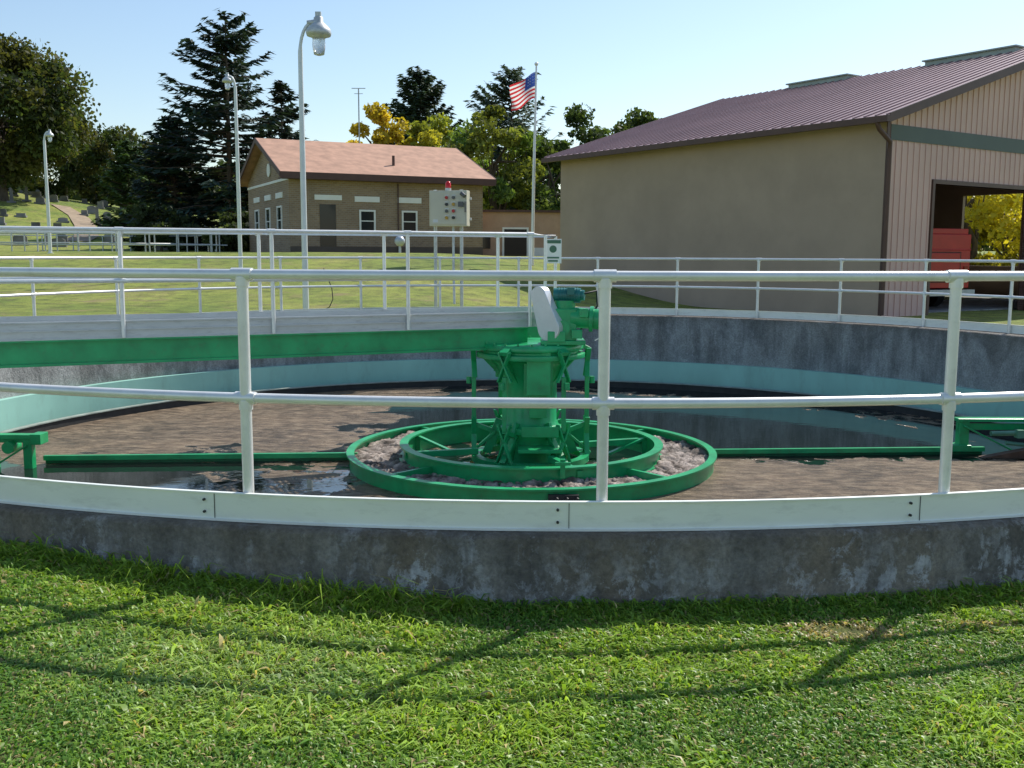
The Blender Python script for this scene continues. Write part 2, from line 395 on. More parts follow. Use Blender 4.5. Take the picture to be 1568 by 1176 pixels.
# ------------------------------------------------------------ tank
TK=empty('clarifier_tank',(CX,CY,0))
m=M(); m.lathe([(7.86,-.6),(7.86,.33),(7.84,.35),(7.5,.35),(7.48,.33),(7.48,-.5)],(CX,CY),160); m.obj('concrete_wall',[CONC],TK)
m=M(); m.lathe([(7.477,.329),(7.477,-.5)],(CX,CY),160); m.obj('inner_face',[CONCIN],TK)
m=M(); m.ring(7.36,7.476,-1.2,-.5,n=160); m.obj('mint_launder_wall',[MINT],TK)
m=M(); m.ring(7.02,7.05,-1.1,-.865,n=160)
for k in range(40):
    a=2*math.pi*k/40; m.beam((CX+7.05*math.cos(a),CY+7.05*math.sin(a),-.93),(CX+7.36*math.cos(a),CY+7.36*math.sin(a),-.93),.04,.03)
m.obj('scum_baffle',[DARK],TK)
m=M(); m.ring(7.055,7.075,-1.1,-.90,n=160); m.ring(7.0,7.10,-.864,-.85,n=160); m.obj('baffle_lip',[pm('weathered_lip',(.30,.34,.30),.6,0,.3,6)],TK)
def water():
    t=NT('clarifier_water'); sp=t.N('ShaderNodeSeparateXYZ'); t.L(t.co,sp.inputs[0])
    x=t.math('SUBTRACT',sp.outputs[0],CX); y=t.math('SUBTRACT',sp.outputs[1],t.math('MULTIPLY_ADD',x,.06,CY))
    nz=t.noise(.5,5,None,.6,1.2); nf=t.noise(2.5,6,None,.65,.8)
    xy=t.math('MULTIPLY',t.math('MULTIPLY',t.math('ADD',x,2.0),y),-.12)
    xy=t.math('MINIMUM',t.math('MAXIMUM',xy,-.5),.5)
    r=t.math('SQRT',t.math('ADD',t.math('MULTIPLY',x,x),t.math('MULTIPLY',y,y)))
    rim=t.math('MULTIPLY',t.math('MULTIPLY',t.math('GREATER_THAN',y,1.),t.math('GREATER_THAN',r,5.9)),.4)
    s=t.math('ADD',t.math('ADD',xy,rim),t.math('ADD',t.math('MULTIPLY',t.math('SUBTRACT',nz,.5),1.7),t.math('MULTIPLY',t.math('SUBTRACT',nf,.5),.8)))
    mask=t.ramp(s,[(.04,0.),(.09,1.)])
    vo=t.N('ShaderNodeTexVoronoi'); vo.inputs['Scale'].default_value=8; t.L(t.map((.5,1,1)),vo.inputs['Vector'])
    g=t.noise(9,7,t.map((.5,1,1)),.78)
    sc_=t.ramp(g,[(.40,(.05,.032,.019)),(.5,(.21,.145,.088)),(.60,(.46,.34,.22))])
    sc_=t.mix(.35,sc_,t.ramp(t.noise(.9,5,None,.65,.6),[(.38,(.10,.075,.045)),(.62,(.40,.28,.17))]),'MIX')
    col=t.mix(mask,(.012,.018,.016),sc_)
    hh=t.math('ADD',g,t.math('MULTIPLY',vo.outputs['Distance'],.5))
    bs=t.bump(hh,.9,.10)
    wv=t.bump(t.noise(3.5,3,t.map((1,1.6,1)),.5,.6),.06,.02)
    mx=t.N('ShaderNodeMix',data_type='VECTOR'); t.L(mask,mx.inputs[0]); t.L(wv,mx.inputs[4]); t.L(bs,mx.inputs[5])
    ro=t.math('MULTIPLY_ADD',mask,.36,.03)
    m_=t.fin(col,ro,mx.outputs[1]); t.b.inputs['IOR'].default_value=1.7
    t.L(t.math('MULTIPLY_ADD',mask,-.28,.5),t.b.inputs['Specular IOR Level']); return m_
m=M(); n=128
m.add([(CX+7.37*math.cos(2*math.pi*k/n),CY+7.37*math.sin(2*math.pi*k/n),-.97) for k in range(n)],[tuple(range(n))]); m.obj('water',[water()])
# ------------------------------------------------------------ tank railing
RL=empty('tank_railing',(CX,CY,.35)); RR=7.75
aw=math.atan2(-.397,-.918)
def arc(r,z,a0,a1,n=150,c=(CX,CY)): return [(c[0]+r*math.cos(a0+(a1-a0)*k/n),c[1]+r*math.sin(a0+(a1-a0)*k/n),z) for k in range(n+1)]
ga=R_(5.2); m=M()
for z in (1.41,.885): m.tube(arc(RR,z,aw+ga,aw+2*math.pi-ga,220),.022,10)
post_a=[R_(-90+.95+11.25*k) for k in range(32)]
for a in post_a:
    d=(a-aw+math.pi)%(2*math.pi)-math.pi
    if abs(d)<ga: continue
    x,y=CX+RR*math.cos(a),CY+RR*math.sin(a)
    m.cyl((x,y,.35),(x,y,1.405),.024,n=14)
    for z in (1.41,.885):
        tx,ty=-math.sin(a),math.cos(a)
        m.cyl((x-tx*.045,y-ty*.045,z),(x+tx*.045,y+ty*.045,z),.027,n=14)
        m.cyl((x,y,z-.05),(x,y,z-.01),.029,n=14)
m.obj('rails_and_posts',[ALU],RL)
m=M(); m.ring(7.785,7.79,.36,.475,n=220,a0=aw+ga,a1=aw+2*math.pi-ga)
m.ring(7.775,7.80,.353,.362,n=220,a0=aw+ga,a1=aw+2*math.pi-ga); m.ring(7.775,7.797,.472,.478,n=220,a0=aw+ga,a1=aw+2*math.pi-ga)
m.obj('toe_board',[WHITE],RL)
m=M()
for a in post_a:
    a2=a-.018
    tx,ty=math.cos(a2),math.sin(a2)
    m.fr((CX,CY),(tx,ty),(-ty,tx),(7.7905,7.7925),(-.0012,.0012),(.364,.471),1)
    for z in (.39,.443): m.cyl((CX+7.789*math.cos(a2-.006),CY+7.789*math.sin(a2-.006),z),(CX+7.799*math.cos(a2-.006),CY+7.799*math.sin(a2-.006),z),.006,n=8,mi=1)
m.obj('splice_bolts',[GALV,DARK],RL)
# ------------------------------------------------------------ bridge
BR=empty('walkway_bridge',(-3,10.9,.6))
A=np.array([.18,11.8]); u=np.array([-.918,-.397]); u/=np.linalg.norm(u); w=np.array([u[1],-u[0]])
if w[1]<0: w=-w
W=.97; LB=7.75
m=M(); m.fr(A,u,w,(0,LB),(0,.06),(.40,.65)); m.fr(A,u,w,(0,LB),(-.05,0),(.40,.425)); m.fr(A,u,w,(0,LB),(-.05,0),(.635,.65))
m.fr(A,u,w,(-.9,LB),(W-.06,W),(.40,.65))
for k in range(8): m.fr(A,u,w,(.3+k,.36+k),(.06,W-.06),(.45,.6))
m.obj('green_beams',[GREEN],BR)
m=M(); m.fr(A,u,w,(-.1,LB),(-.03,-.02),(.653,.83)); m.fr(A,u,w,(-.1,LB),(-.045,-.03),(.653,.665)); m.fr(A,u,w,(-.1,LB),(-.045,-.03),(.735,.75)); m.fr(A,u,w,(-.1,LB),(-.045,-.03),(.815,.83))
m.fr(A,u,w,(-.9,LB),(W+.02,W+.03),(.653,.83)); m.obj('kick_plates',[KICK],BR)
m=M()
for k in range(120): m.fr(A,u,w,(-.05+k*.065,-.035+k*.065),(.0,W),(.652,.68))
for k in range(8): m.fr(A,u,w,(0,LB),(.03+k*.13,.04+k*.13),(.651,.665))
m.obj('grating_deck',[GALV],BR)
m=M()
def p(a,b,z): q=A+u*a+w*b; return (q[0],q[1],z)
for z in (1.72,1.22):
    m.tube([p(LB,-.06,z),p(.0,-.06,z),p(-.85,W+.06,z),p(LB,W+.06,z)],.021,10)
for b in (-.06,W+.06):
    for k in range(6):
        a=k*1.47+(0 if b<0 else -.05)
        if a<LB:
            m.cyl(p(a,b,.66),p(a,b,1.72),.021,n=10)
            for z in (1.22,1.72): m.cyl(p(a-.04,b,z),p(a+.04,b,z),.026,n=10)
m.cyl(p(-.85,W+.06,.45),p(-.85,W+.06,1.72),.021,n=10); m.cyl(p(-.45,W*.5,.66),p(-.45,W*.5,1.72),.021,n=10)
m.obj('handrails',[ALU],BR)
SG=empty('safety_sign',p(-.66,.76,1.55)); m=M(); s0=p(-.62,.70,0)
m.box((s0[0]+.03,s0[1]-.06,1.53),(.21,.012,.30),mi=1); m.box((s0[0]+.03,s0[1]-.068,1.645),(.19,.004,.04),mi=0)
m.cyl((s0[0]+.03,s0[1]-.066,1.555),(s0[0]+.03,s0[1]-.07,1.555),.045,n=16,mi=0); m.box((s0[0]+.03,s0[1]-.068,1.45),(.15,.004,.02),mi=0); m.box((s0[0]+.03,s0[1]-.068,1.41),(.12,.004,.02),mi=0)
m.obj('sign_plate',[simple('sign_green',(.06,.16,.10)),WPAINT],SG)
# ------------------------------------------------------------ centre drive
DR=empty('clarifier_drive',(CX,CY,.4)); c=(CX-.03,CY-.02); m=M()
m.lathe([(0,.47),(.60,.47),(.62,.45),(.62,.40),(.57,.385),(.57,.36),(.64,.355),(.64,.30),(.50,.285),(.42,.20),(.34,.06),(.31,.02),(.31,-.1),(.31,-.45),(.34,-.5),(.42,-.51),(.42,-.58),(.36,-.59),(.36,-1.3)],c,48)
for k in range(8):
    a=2*math.pi*k/8+.2; ca,sa=math.cos(a),math.sin(a)
    m.ext([(c[0]+ca*.3,c[1]+sa*.3,.0),(c[0]+ca*.58,c[1]+sa*.58,.29),(c[0]+ca*.3,c[1]+sa*.3,.29)],(-sa*.02,ca*.02,0))
for k in range(24):
    a=2*math.pi*k/24; m.cyl((c[0]+.595*math.cos(a),c[1]+.595*math.sin(a),.47),(c[0]+.595*math.cos(a),c[1]+.595*math.sin(a),.49),.015,n=6)
m.box((c[0]+.08,c[1]-.48,.16),(.27,.16,.50)); m.box((c[0]+.08,c[1]-.44,.16),(.33,.06,.54))
m.box((c[0]+.08,c[1]-.36,-.22),(.2,.14,.3))
for k in range(6):
    a=math.pi*k/3+.05; ca,sa=math.cos(a),math.sin(a); tx,ty=-sa,ca
    def q(r,o,z): return (c[0]+ca*r+tx*o,c[1]+sa*r+ty*o,z)
    m.beam(q(.62,0,.42),q(.70,0,.38),.1,.05); 
    m.beam(q(.68,-.07,.40),q(.66,.08,.06),.06,.02); m.beam(q(.68,.07,.40),q(.66,-.08,.06),.06,.02)
    m.beam(q(.67,0,.12),q(.67,0,-.5),.05,.05)
    m.beam(q(.67,-.08,-.42),q(.67,.10,-.88),.06,.02); m.beam(q(.67,.08,-.42),q(.67,-.10,-.88),.06,.02)
    m.beam(q(.67,0,-.50),q(.36,0,-.62),.06,.05); m.beam(q(.36,0,-.55),q(.72,0,-.86),.07,.03)
    m.cyl(q(.73,0,-.02),q(.73,0,.06),.03,n=8); m.beam(q(.36,0,-.45),q(.52,0,-.85),.04,.1)
m.ring(.60,.70,-.93,-.86,c,48)
m.box((c[0]+.1,c[1]-.60,-.50),(.42,.05,.12)); m.box((c[0]+.1,c[1]-.50,-.72),(.5,.3,.04))
for a in (.35,1.9,3.45,5.05):
    ca,sa=math.cos(a),math.sin(a); m.beam((c[0]+ca*.65,c[1]+sa*.65,-.80),(c[0]+ca*1.52,c[1]+sa*1.52,-.80),.07,.07)
m.obj('turntable_and_cage',[GREEN],DR,.004)
m=M(); gx=c[0]+.36; gy=c[1]-.28
m.box((gx,gy,.50),(.50,.42,.05)); m.box((gx+.0,gy,.70),(.30,.30,.36)); m.box((gx-.08,gy-.08,.57),(.2,.3,.12))
m.cyl((gx+.02,gy,.84),(gx+.02,gy,.97),.12,n=20); m.cyl((gx+.1,gy-.05,.78),(gx+.42,gy-.12,.76),.115,n=24); m.cyl((gx+.30,gy-.10,.765),(gx+.34,gy-.105,.763),.145,n=24)
m.cyl((gx+.42,gy-.12,.76),(gx+.46,gy-.13,.76),.09,n=24); m.box((gx+.22,gy-.22,.84),(.1,.08,.1))
m.cyl((gx-.02,gy-.19,.66),(gx-.02,gy-.145,.66),.09,n=20); m.box((gx+.15,gy-.2,.60),(.12,.06,.1))
m.obj('gearbox',[GREEN],DR,.008)
m=M(); m.cyl((gx-.10,gy+.02,1.03),(gx+.20,gy-.04,1.03),.08,n=20); m.cyl((gx+.2,gy-.04,1.03),(gx+.24,gy-.05,1.03),.06,n=20)
for k in range(8): m.cyl((gx-.05+k*.03,gy+.01-k*.006,1.03),(gx-.04+k*.03,gy+.008-k*.006,1.03),.088,n=20)
m.box((gx+.07,gy,.96),(.24,.14,.03)); m.box((gx+.08,gy-.1,1.08),(.08,.06,.08)); m.obj('electric_motor',[BLUEG],DR)
m=M()
def stad(p0,p1,r0,r1,n=14):
    dx,dz=p1[0]-p0[0],p1[1]-p0[1]; b=math.atan2(dz,dx); o=[]
    for k in range(n+1): t=b+math.pi/2+math.pi*k/n; o.append((p0[0]+r0*math.cos(t),p0[1]+r0*math.sin(t)))
    for k in range(n+1): t=b-math.pi/2+math.pi*k/n; o.append((p1[0]+r1*math.cos(t),p1[1]+r1*math.sin(t)))
    return o
S=stad((-.11,1.03),(.03,.66),.10,.145)
ga2=R_(-35)
m.ext([(gx-.20+s*math.cos(ga2),gy-.16+s*math.sin(ga2),z) for s,z in S],(.07,.10,0)); m.obj('chain_guard',[pm('guard_silver',(.7,.72,.72),.35,.35,.06,5,dirt=.1)],DR,.006)
m=M(); m.tube([(gx+.43,gy-.1,.8),(gx+.52,gy-.1,.72),(gx+.5,gy-.1,.6),(gx+.36,gy-.12,.52)],.008,6)
m.tube([(gx+.24,gy-.05,1.05),(gx+.38,gy,1.08),(gx+.4,gy+.1,.9),(gx+.2,gy+.15,.6)],.012,6,mi=1); m.obj('conduit',[WPAINT,RUBBER],DR)
# ------------------------------------------------------------ feed well rings
FW=empty('feed_well_rings',(CX,CY,-.85)); c=(CX-.02,CY); m=M()
m.ring(2.13,2.145,-1.1,-.82,c); m.ring(2.09,2.18,-.82,-.80,c); m.ring(2.10,2.17,-.99,-.975,c)
m.ring(1.50,1.515,-1.1,-.74,c); m.ring(1.46,1.56,-.74,-.72,c); m.ring(1.515,1.57,-.90,-.885,c)
for k in range(4):
    a=.75+k*math.pi/2
    ca,sa=math.cos(a),math.sin(a); m.beam((c[0]+1.5*ca,c[1]+1.5*sa,-.85),(c[0]+2.13*ca,c[1]+2.13*sa,-.86),.04,.08)
for a in (-.6,-.9,-2.3,-2.05,.3,2.8):
    ca,sa=math.cos(a),math.sin(a)
    m.beam((c[0]+.95*ca,c[1]+.95*sa,-.95),(c[0]+1.48*ca,c[1]+1.48*sa,-.76),.06,.03); m.beam((c[0]+1.48*ca,c[1]+1.48*sa,-.76),(c[0]+1.48*ca,c[1]+1.48*sa,-1.0),.06,.03)
m.box((c[0]+.30,c[1]-1.56,-.72),(.05,.05,.2)); m.box((c[0]+.30,c[1]-1.60,-.66),(.16,.03,.03))
m.obj('rings',[GREEN],FW)
m=M(); x0=c[0]+.28; y0=c[1]-2.17
m.box((x0,y0,-.93),(.30,.05,.16)); 
for k in range(3): m.beam((x0-.14+k*.1,y0-.04,-.99),(x0-.06+k*.1,y0-.06,-.87),.03,.02)
m.obj('scum_port',[DARK],FW)
def crust():
    nr,na=34,760; r=np.linspace(1.53,2.125,nr); a=np.linspace(0,2*np.pi,na,endpoint=False)
    Rr,Aa=np.meshgrid(r,a,indexing='ij'); X=c[0]+Rr*np.cos(Aa);Y=c[1]+Rr*np.sin(Aa)
    Z=np.zeros_like(X);C=np.zeros(X.shape+(3,))
    for i in range(nr):
        for j in range(na):
            v=Vector((X[i,j]*3.2,Y[i,j]*3.2,0)); wv=v+Vector((mn.noise(v*2),mn.noise(v*2+Vector((5,5,5))),0))*.5
            b=mn.noise(v)+.6*mn.noise(v*2.7)+.5*mn.noise(v*7); cell=mn.voronoi(wv*1.5)[0]
            crack=min(1,max(0,(cell[1]-cell[0])*6))
            av=mn.noise(Vector((math.cos(Aa[i,j])*1.3,math.sin(Aa[i,j])*1.3,3)))
            Z[i,j]=-.905+.04*b+.03*crack+.03*av
            t=max(0,min(1,.5+1.0*mn.noise(v*1.9+Vector((7,3,1)))+.4*mn.noise(v*6))); C[i,j]=np.array([.17,.12,.09])*(1-t)+np.array([.68,.56,.48])*t
            C[i,j]*=.25+.75*crack
    V=np.stack([X,Y,Z],2).reshape(-1,3); i,j=np.meshgrid(np.arange(nr-1),np.arange(na),indexing='ij'); jn=(j+1)%na
    F=np.stack([i*na+j,(i+1)*na+j,(i+1)*na+jn,i*na+jn],2).reshape(-1)
    t=NT('scum_crust'); at=t.N('ShaderNodeAttribute',attribute_name='col'); g=t.noise(40,8,None,.8)
    t.fin(t.mix(1.,at.outputs['Color'],t.ramp(g,[(.3,.4),(.7,1.25)]),'MULTIPLY'),.7,t.bump(g,.9,.03))
    np_mesh('floating_scum',V,np.full((nr-1)*na,4),F,C.reshape(-1,3),t.m)
crust()
# ------------------------------------------------------------ skimmer arms
SK=empty('skimmer_arm',(CX,CY,-.85)); m=M(); sx,sy=.9978,.066; o=(CX,CY+.15)
for a0,a1 in ((-5.75,-2.1),(2.1,5.65)):
    m.fr(o,(sx,sy),(-sy,sx),(a0,a1),(-.03,.03),(-.925,-.87)); m.fr(o,(sx,sy),(-sy,sx),(a0,a1),(.035,.045),(-1.1,-.90),1)
m.obj('arm_bars',[GREEN,DGREEN],SK)
m=M(); Ly=11.45
m.box((-6.0,Ly,-.60),(1.25,.13,.05)); m.box((-6.0,Ly,-.645),(1.2,.03,.06)); m.box((-5.55,Ly,-.80),(.10,.10,.36)); m.box((-5.42,Ly-.02,-.62),(.12,.2,.12)); m.box((-5.95,Ly,-.83),(.08,.08,.4))
m.cyl((-5.75,Ly-.1,-.72),(-5.75,Ly+.1,-.72),.07,n=16); m.beam((-5.95,Ly-.05,-.95),(-5.55,Ly-.05,-.7),.06,.02); m.beam((-6.3,Ly-.05,-.72),(-6.0,Ly-.05,-1.0),.1,.03)
m.box((-5.7,Ly,-.99),(.5,.3,.03))
Ry=12.45
m.box((6.15,Ry,-.53),(1.25,.16,.04)); m.box((5.62,Ry,-.72),(.12,.12,.36)); m.box((5.55,Ry,-.88),(.3,.2,.08)); m.box((6.15,Ry,-.62),(1.2,.03,.08))
m.beam((5.6,Ry-.1,-.60),(6.2,Ry-.1,-.9),.06,.02)
m.obj('skimmer_brackets',[GREEN],SK,.005)
m=M()
m.cyl((5.9,Ry-.16,-.68),(7.0,Ry-.1,-.66),.032,n=12); m.cyl((6.1,Ry-.14,-.80),(6.9,Ry-.3,-.86),.025,n=12); m.box((6.25,Ry-.16,-.68),(.08,.1,.1)); m.cyl((6.45,Ry-.24,-.67),(6.45,Ry-.08,-.67),.06,n=14)
m.obj('spring_rods',[pm('green_grey_rod',(.12,.3,.2),.4,.2,.2,6)],SK)
m=M(); m.ext([(5.75,Ry-.3,-.96),(6.5,Ry-.35,-.80),(6.5,Ry-.35,-.96)],(0,.12,0)); m.obj('wiper_blade',[pm('rust_brown',(.12,.07,.045),.8,0,.3,8)],SK)
# ------------------------------------------------------------ garage building
g=(.824,.567); w2=(-.567,.824); GC=(8.55,23.7); GB=empty('garage_building',(12,30,0)); SW=15.6; DL=12.3; ZE=4.6
sl=.315
m=M(); T=.15
m.fr(GC,g,w2,(0,T),(0,DL),(-.4,ZE),0)
m.fr(GC,g,w2,(T,SW),(DL-T,DL),(-.4,ZE),0)
for (t0,t1,z0,z1) in ((.15,5.3,-.4,ZE),(7.6,DL-T,-.4,ZE),(5.3,7.6,-.4,1.1),(5.3,7.6,3.7,ZE)): m.fr(GC,g,w2,(SW-T,SW),(t0,t1),(z0,z1),0)
m.fr(GC,g,w2,(T,SW-T),(.5,DL-T),(-.2,.06),1)
def gp(s,t,z): return (GC[0]+g[0]*s+w2[0]*t,GC[1]+g[1]*s+w2[1]*t,z)
zr=ZE+sl*7.8
m.ext([gp(0,DL-T,ZE),gp(7.8,DL-T,zr),gp(SW,DL-T,ZE)],(w2[0]*T,w2[1]*T,0),0)
m.obj('walls',[STUCCO,CONCIN],GB)
m=M()
S0,S1,ZD=1.93,6.3,3.2
for (a,b,z0,z1) in ((0,S0,-.4,ZE),(S0,S1,ZD,ZE),(S1,SW,-.4,ZE)): m.fr(GC,g,w2,(a+(.001 if a==0 else 0),b),(-.004,T-.002),(z0,z1))
m.ext([gp(0,-.004,ZE),gp(SW,-.004,ZE),gp(7.8,-.004,zr)],(w2[0]*(T),w2[1]*(T),0))
s=.15
while s<SW:
    zt=ZE+sl*min(s,SW-s)-.05; zb=ZD if S0-.02<s<S1+.02 else -.4
    m.fr(GC,g,w2,(s-.02,s+.02),(-.024,-.004),(zb,zt)); s+=.23
m.obj('ribbed_gable_wall',[PINKS],GB)
m=M(); m.fr(GC,g,w2,(.12,SW-.12),(-.032,-.025),(4.12,4.47)); m.obj('green_band',[STRIPE],GB)
m=M()
for (a,b,z0,z1) in ((S0-.1,S0,-.2,ZD+.1),(S1,S1+.1,-.2,ZD+.1),(S0,S1,ZD,ZD+.1)): m.fr(GC,g,w2,(a,b),(-.05,T+.02),(z0,z1))
m.fr(GC,g,w2,(-.012,.09),(-.03,-.0045),(-.4,ZE))
m.obj('trim',[BROWN],GB)
m=M()
def slab(s0,s1,z0,z1,t0,t1,th,mi):
    m.ext([gp(s0,t0,z0),gp(s1,t0,z1),gp(s1,t0,z1-th),gp(s0,t0,z0-th)],(w2[0]*(t1-t0),w2[1]*(t1-t0),0),mi)
OV=.42; zo=ZE+.14
slab(-OV,7.8,zo-sl*OV,zo+sl*7.8,-.35,DL+.35,.12,0); slab(SW+OV,7.8,zo-sl*OV,zo+sl*7.8,-.35,DL+.35,.12,0)
t=-.3
while t<DL+.35:
    m.ext([gp(-OV,t,zo-sl*OV+.03),gp(7.78,t,zo+sl*7.8+.025),gp(7.78,t,zo+sl*7.8-.01),gp(-OV,t,zo-sl*OV-.005)],(w2[0]*.04,w2[1]*.04,0),0); t+=.3
m.obj('metal_roof',[ROOFM],GB)
m=M()
for t0 in (-.38,DL+.35):
    for sa,sb in ((-OV,7.8),(SW+OV,7.8)):
        m.ext([gp(sa,t0,zo-sl*OV+.035),gp(sb,t0,zo+sl*7.8+.035),gp(sb,t0,zo+sl*7.8-.17),gp(sa,t0,zo-sl*OV-.17)],(w2[0]*.03,w2[1]*.03,0))
m.fr(GC,g,w2,(-OV-.12,-OV-.002),(-.38,DL+.35),(zo-sl*OV-.16,zo-sl*OV-.02))
m.tube([gp(-OV-.06,-.05,zo-sl*OV-.1),gp(-OV-.02,-.12,zo-sl*OV-.3),gp(-.02,-.12,zo-sl*OV-.55),gp(-.0,-.10,zo-sl*OV-.75),gp(.0,-.10,.1)],.055,10)
m.obj('fascia_and_gutter',[BROWN],GB)
m=M()
for t0,t1 in ((1.4,4.2),(7.0,9.4)):
    m.fr(gp(7.8,0,0)[:2],g,w2,(-.25,.25),(t0,t1),(zr+.02,zr+.20)); m.fr(gp(7.8,0,0)[:2],g,w2,(-.33,.33),(t0-.06,t1+.06),(zr+.20,zr+.24))
m.obj('ridge_vents',[pm('vent_green_grey',(.34,.39,.36),.5,.2,.1,2)],GB)
# red service truck seen from behind through the door
TR=empty('red_service_truck',gp(4.5,3.5,0))
tg=(math.cos(R_(22)),math.sin(R_(22))); tw=(-tg[1],tg[0]); o=gp(4.3,1.2,0)[:2]; m=M()
m.fr(o,tg,tw,(-1.0,1.0),(0,2.7),(.62,2.05)); m.fr(o,tg,tw,(-.94,.94),(.05,2.6),(2.05,2.2)); m.fr(o,tg,tw,(-1.02,1.02),(-.015,2.72),(1.62,1.66)); m.fr(o,tg,tw,(-.62,.62),(-.03,0),(.8,1.55))
m.fr(o,tg,tw,(-.95,.95),(2.8,4.2),(.6,1.4)); m.ext([(o[0]+tg[0]*-.92+tw[0]*t,o[1]+tg[1]*-.92+tw[1]*t,z) for t,z in ((2.8,1.4),(2.85,2.1),(3.8,2.1),(4.2,1.4))],(tg[0]*1.84,tg[1]*1.84,0)); m.fr(o,tg,tw,(-.95,.95),(4.2,5.3),(.6,1.3))
m.obj('body',[RED],TR,.04)
m=M(); m.fr(o,tg,tw,(-1.02,1.02),(-.2,-.02),(.42,.58)); m.fr(o,tg,tw,(-.15,.15),(-.06,-.03),(1.32,1.38)); 
for k in (-.85,.85): m.fr(o,tg,tw,(k-.07,k+.07),(-.03,0),(.95,1.2),1)
for z in (.78,1.57): m.fr(o,tg,tw,(-.64,.64),(-.032,-.03),(z-.012,z+.012),2)
for k in (-.63,.63): m.fr(o,tg,tw,(k-.012,k+.012),(-.032,-.03),(.78,1.57),2)
m.fr(o,tg,tw,(1.0,1.006),(.2,1.2),(.8,1.5),2); m.fr(o,tg,tw,(1.0,1.006),(1.4,2.4),(.8,1.5),2)
m.obj('bumper_and_lights',[GALV,simple('tail_light',(.35,.01,.01),.2),simple('panel_gap',(.08,.01,.01),.5)],TR)
m=M()
for k in (-.86,.86):
    for t in (1.2,4.5): m.cyl((o[0]+tg[0]*(k-.12)+tw[0]*t,o[1]+tg[1]*(k-.12)+tw[1]*t,.46),(o[0]+tg[0]*(k+.12)+tw[0]*t,o[1]+tg[1]*(k+.12)+tw[1]*t,.46),.42,n=24)
m.obj('wheels',[RUBBER],TR)
# ------------------------------------------------------------ brick house
an=R_(25.8); f=(math.cos(an),math.sin(an)); b=(-f[1],f[0]); HC=(-8.7,40.0); HL,HWd=8.25,7.8; zg=1.0; ze=4.6; zk=6.1
HS=empty('brick_house',(-6.5,45,1.3)); m=M()
m.fr(HC,f,b,(0,HL),(0,HWd),(zg-.5,ze))
def hp(s,t,z): return (HC[0]+f[0]*s+b[0]*t,HC[1]+f[1]*s+b[1]*t,z)
m.ext([hp(0,0,ze),hp(0,HWd,ze),hp(0,HWd/2,zk-.05)],(f[0]*HL,f[1]*HL,0))
m.obj('walls',[BRICK],HS)
m=M(); ov=.42; rs=(zk-ze)/(HWd/2); zt=.16
for t0,t1 in ((-ov,HWd/2),(HWd+ov,HWd/2)):
    m.ext([hp(-ov,t0,ze-rs*ov+zt),hp(-ov,t1,zk+zt),hp(-ov,t1,zk+zt-.1),hp(-ov,t0,ze-rs*ov+zt-.1)],(f[0]*(HL+2*ov),f[1]*(HL+2*ov),0))
m.obj('roof',[SHINGLE],HS)
m=M()
m.fr(HC,f,b,(-ov,HL+ov),(-ov-.03,-ov),(ze-rs*ov-.10,ze-rs*ov+zt-.01)); m.fr(HC,f,b,(-ov,HL+ov),(-ov,0),(ze-rs*ov-.10,ze-rs*ov-.06))
for s0 in (-ov-.03,HL+ov):
    for t0 in (-ov,HWd+ov): m.ext([hp(s0,t0,ze-rs*ov+zt+.01),hp(s0,HWd/2,zk+zt+.01),hp(s0,HWd/2,zk+zt-.2),hp(s0,t0,ze-rs*ov+zt-.2)],(f[0]*.03,f[1]*.03,0))
m.cyl(hp(4.6,.9,4.8),hp(4.6,.9,5.5),.06,n=10)
m.cyl(hp(4.45,-.06,4.3),hp(4.45,-.06,1.4),.03,n=8)
m.obj('fascia_and_vent',[BROWN],HS)
m=M(); gl=M()
def win(fn,c0,z0,z1,hw):
    fn(m,c0-hw-.07,c0+hw+.07,z1,z1+.07,.05);fn(m,c0-hw-.07,c0+hw+.07,z0-.07,z0,.05);fn(m,c0-hw-.07,c0-hw,z0,z1,.05);fn(m,c0+hw,c0+hw+.07,z0,z1,.05);fn(m,c0-hw,c0+hw,(z0+z1)/2-.02,(z0+z1)/2+.02,.04)
    fn(gl,c0-hw,c0+hw,z0,(z0+z1)/2-.02,.01);fn(gl,c0-hw,c0+hw,(z0+z1)/2+.02,z1,.02)
    fn(m,c0-hw-.25,c0+hw+.25,z1+.38,z1+.60,.04)
def ff(M_,a,b_,z0,z1,pr): M_.fr(HC,f,b,(a,b_),(-pr,0),(z0,z1))
def fs(M_,a,b_,z0,z1,pr): M_.fr(HC,f,b,(-pr,0),(a,b_),(z0,z1))
win(ff,3.15,2.4,3.15,.27); win(ff,4.95,2.4,3.15,.27)
ff(m,1.0,2.1,3.57,3.77,.04); ff(gl,1.2,1.85,1.5,3.4,.02); 
for c0 in (1.6,3.7,5.9): win(fs,c0,2.3,3.3,.33)
fs(m,-.0,HWd,4.32,4.42,.03)
m.obj('window_frames',[WPAINT],HS); gl.obj('window_glass',[GLASS],HS)
m=M(); ff(m,0,HL,zg-.5,1.75,.03); m.obj('plinth',[pm('plinth_dark',(.12,.09,.07),.8)],HS)
m=M(); m.cyl(hp(-.06,3.3,4.9),hp(-.02,3.3,4.9),.28,n=20); m.obj('gable_vent',[WPAINT],HS)
m=M(); AO=hp(HL,1.0,0)[:2]; AL=5.4
fa=(math.cos(R_(8)),math.sin(R_(8))); ba=(-fa[1],fa[0])
m.fr(AO,fa,ba,(0,AL),(0,5),(.7,3.28)); m.obj('annex_walls',[pm('pink_brick',(.50,.32,.22),.8,0,.12,2,bump=.3,bs=15)],HS)
m=M(); m.fr(AO,fa,ba,(-.1,AL+.1),(-.12,5.1),(3.28,3.38)); m.obj('annex_coping',[BROWN],HS)
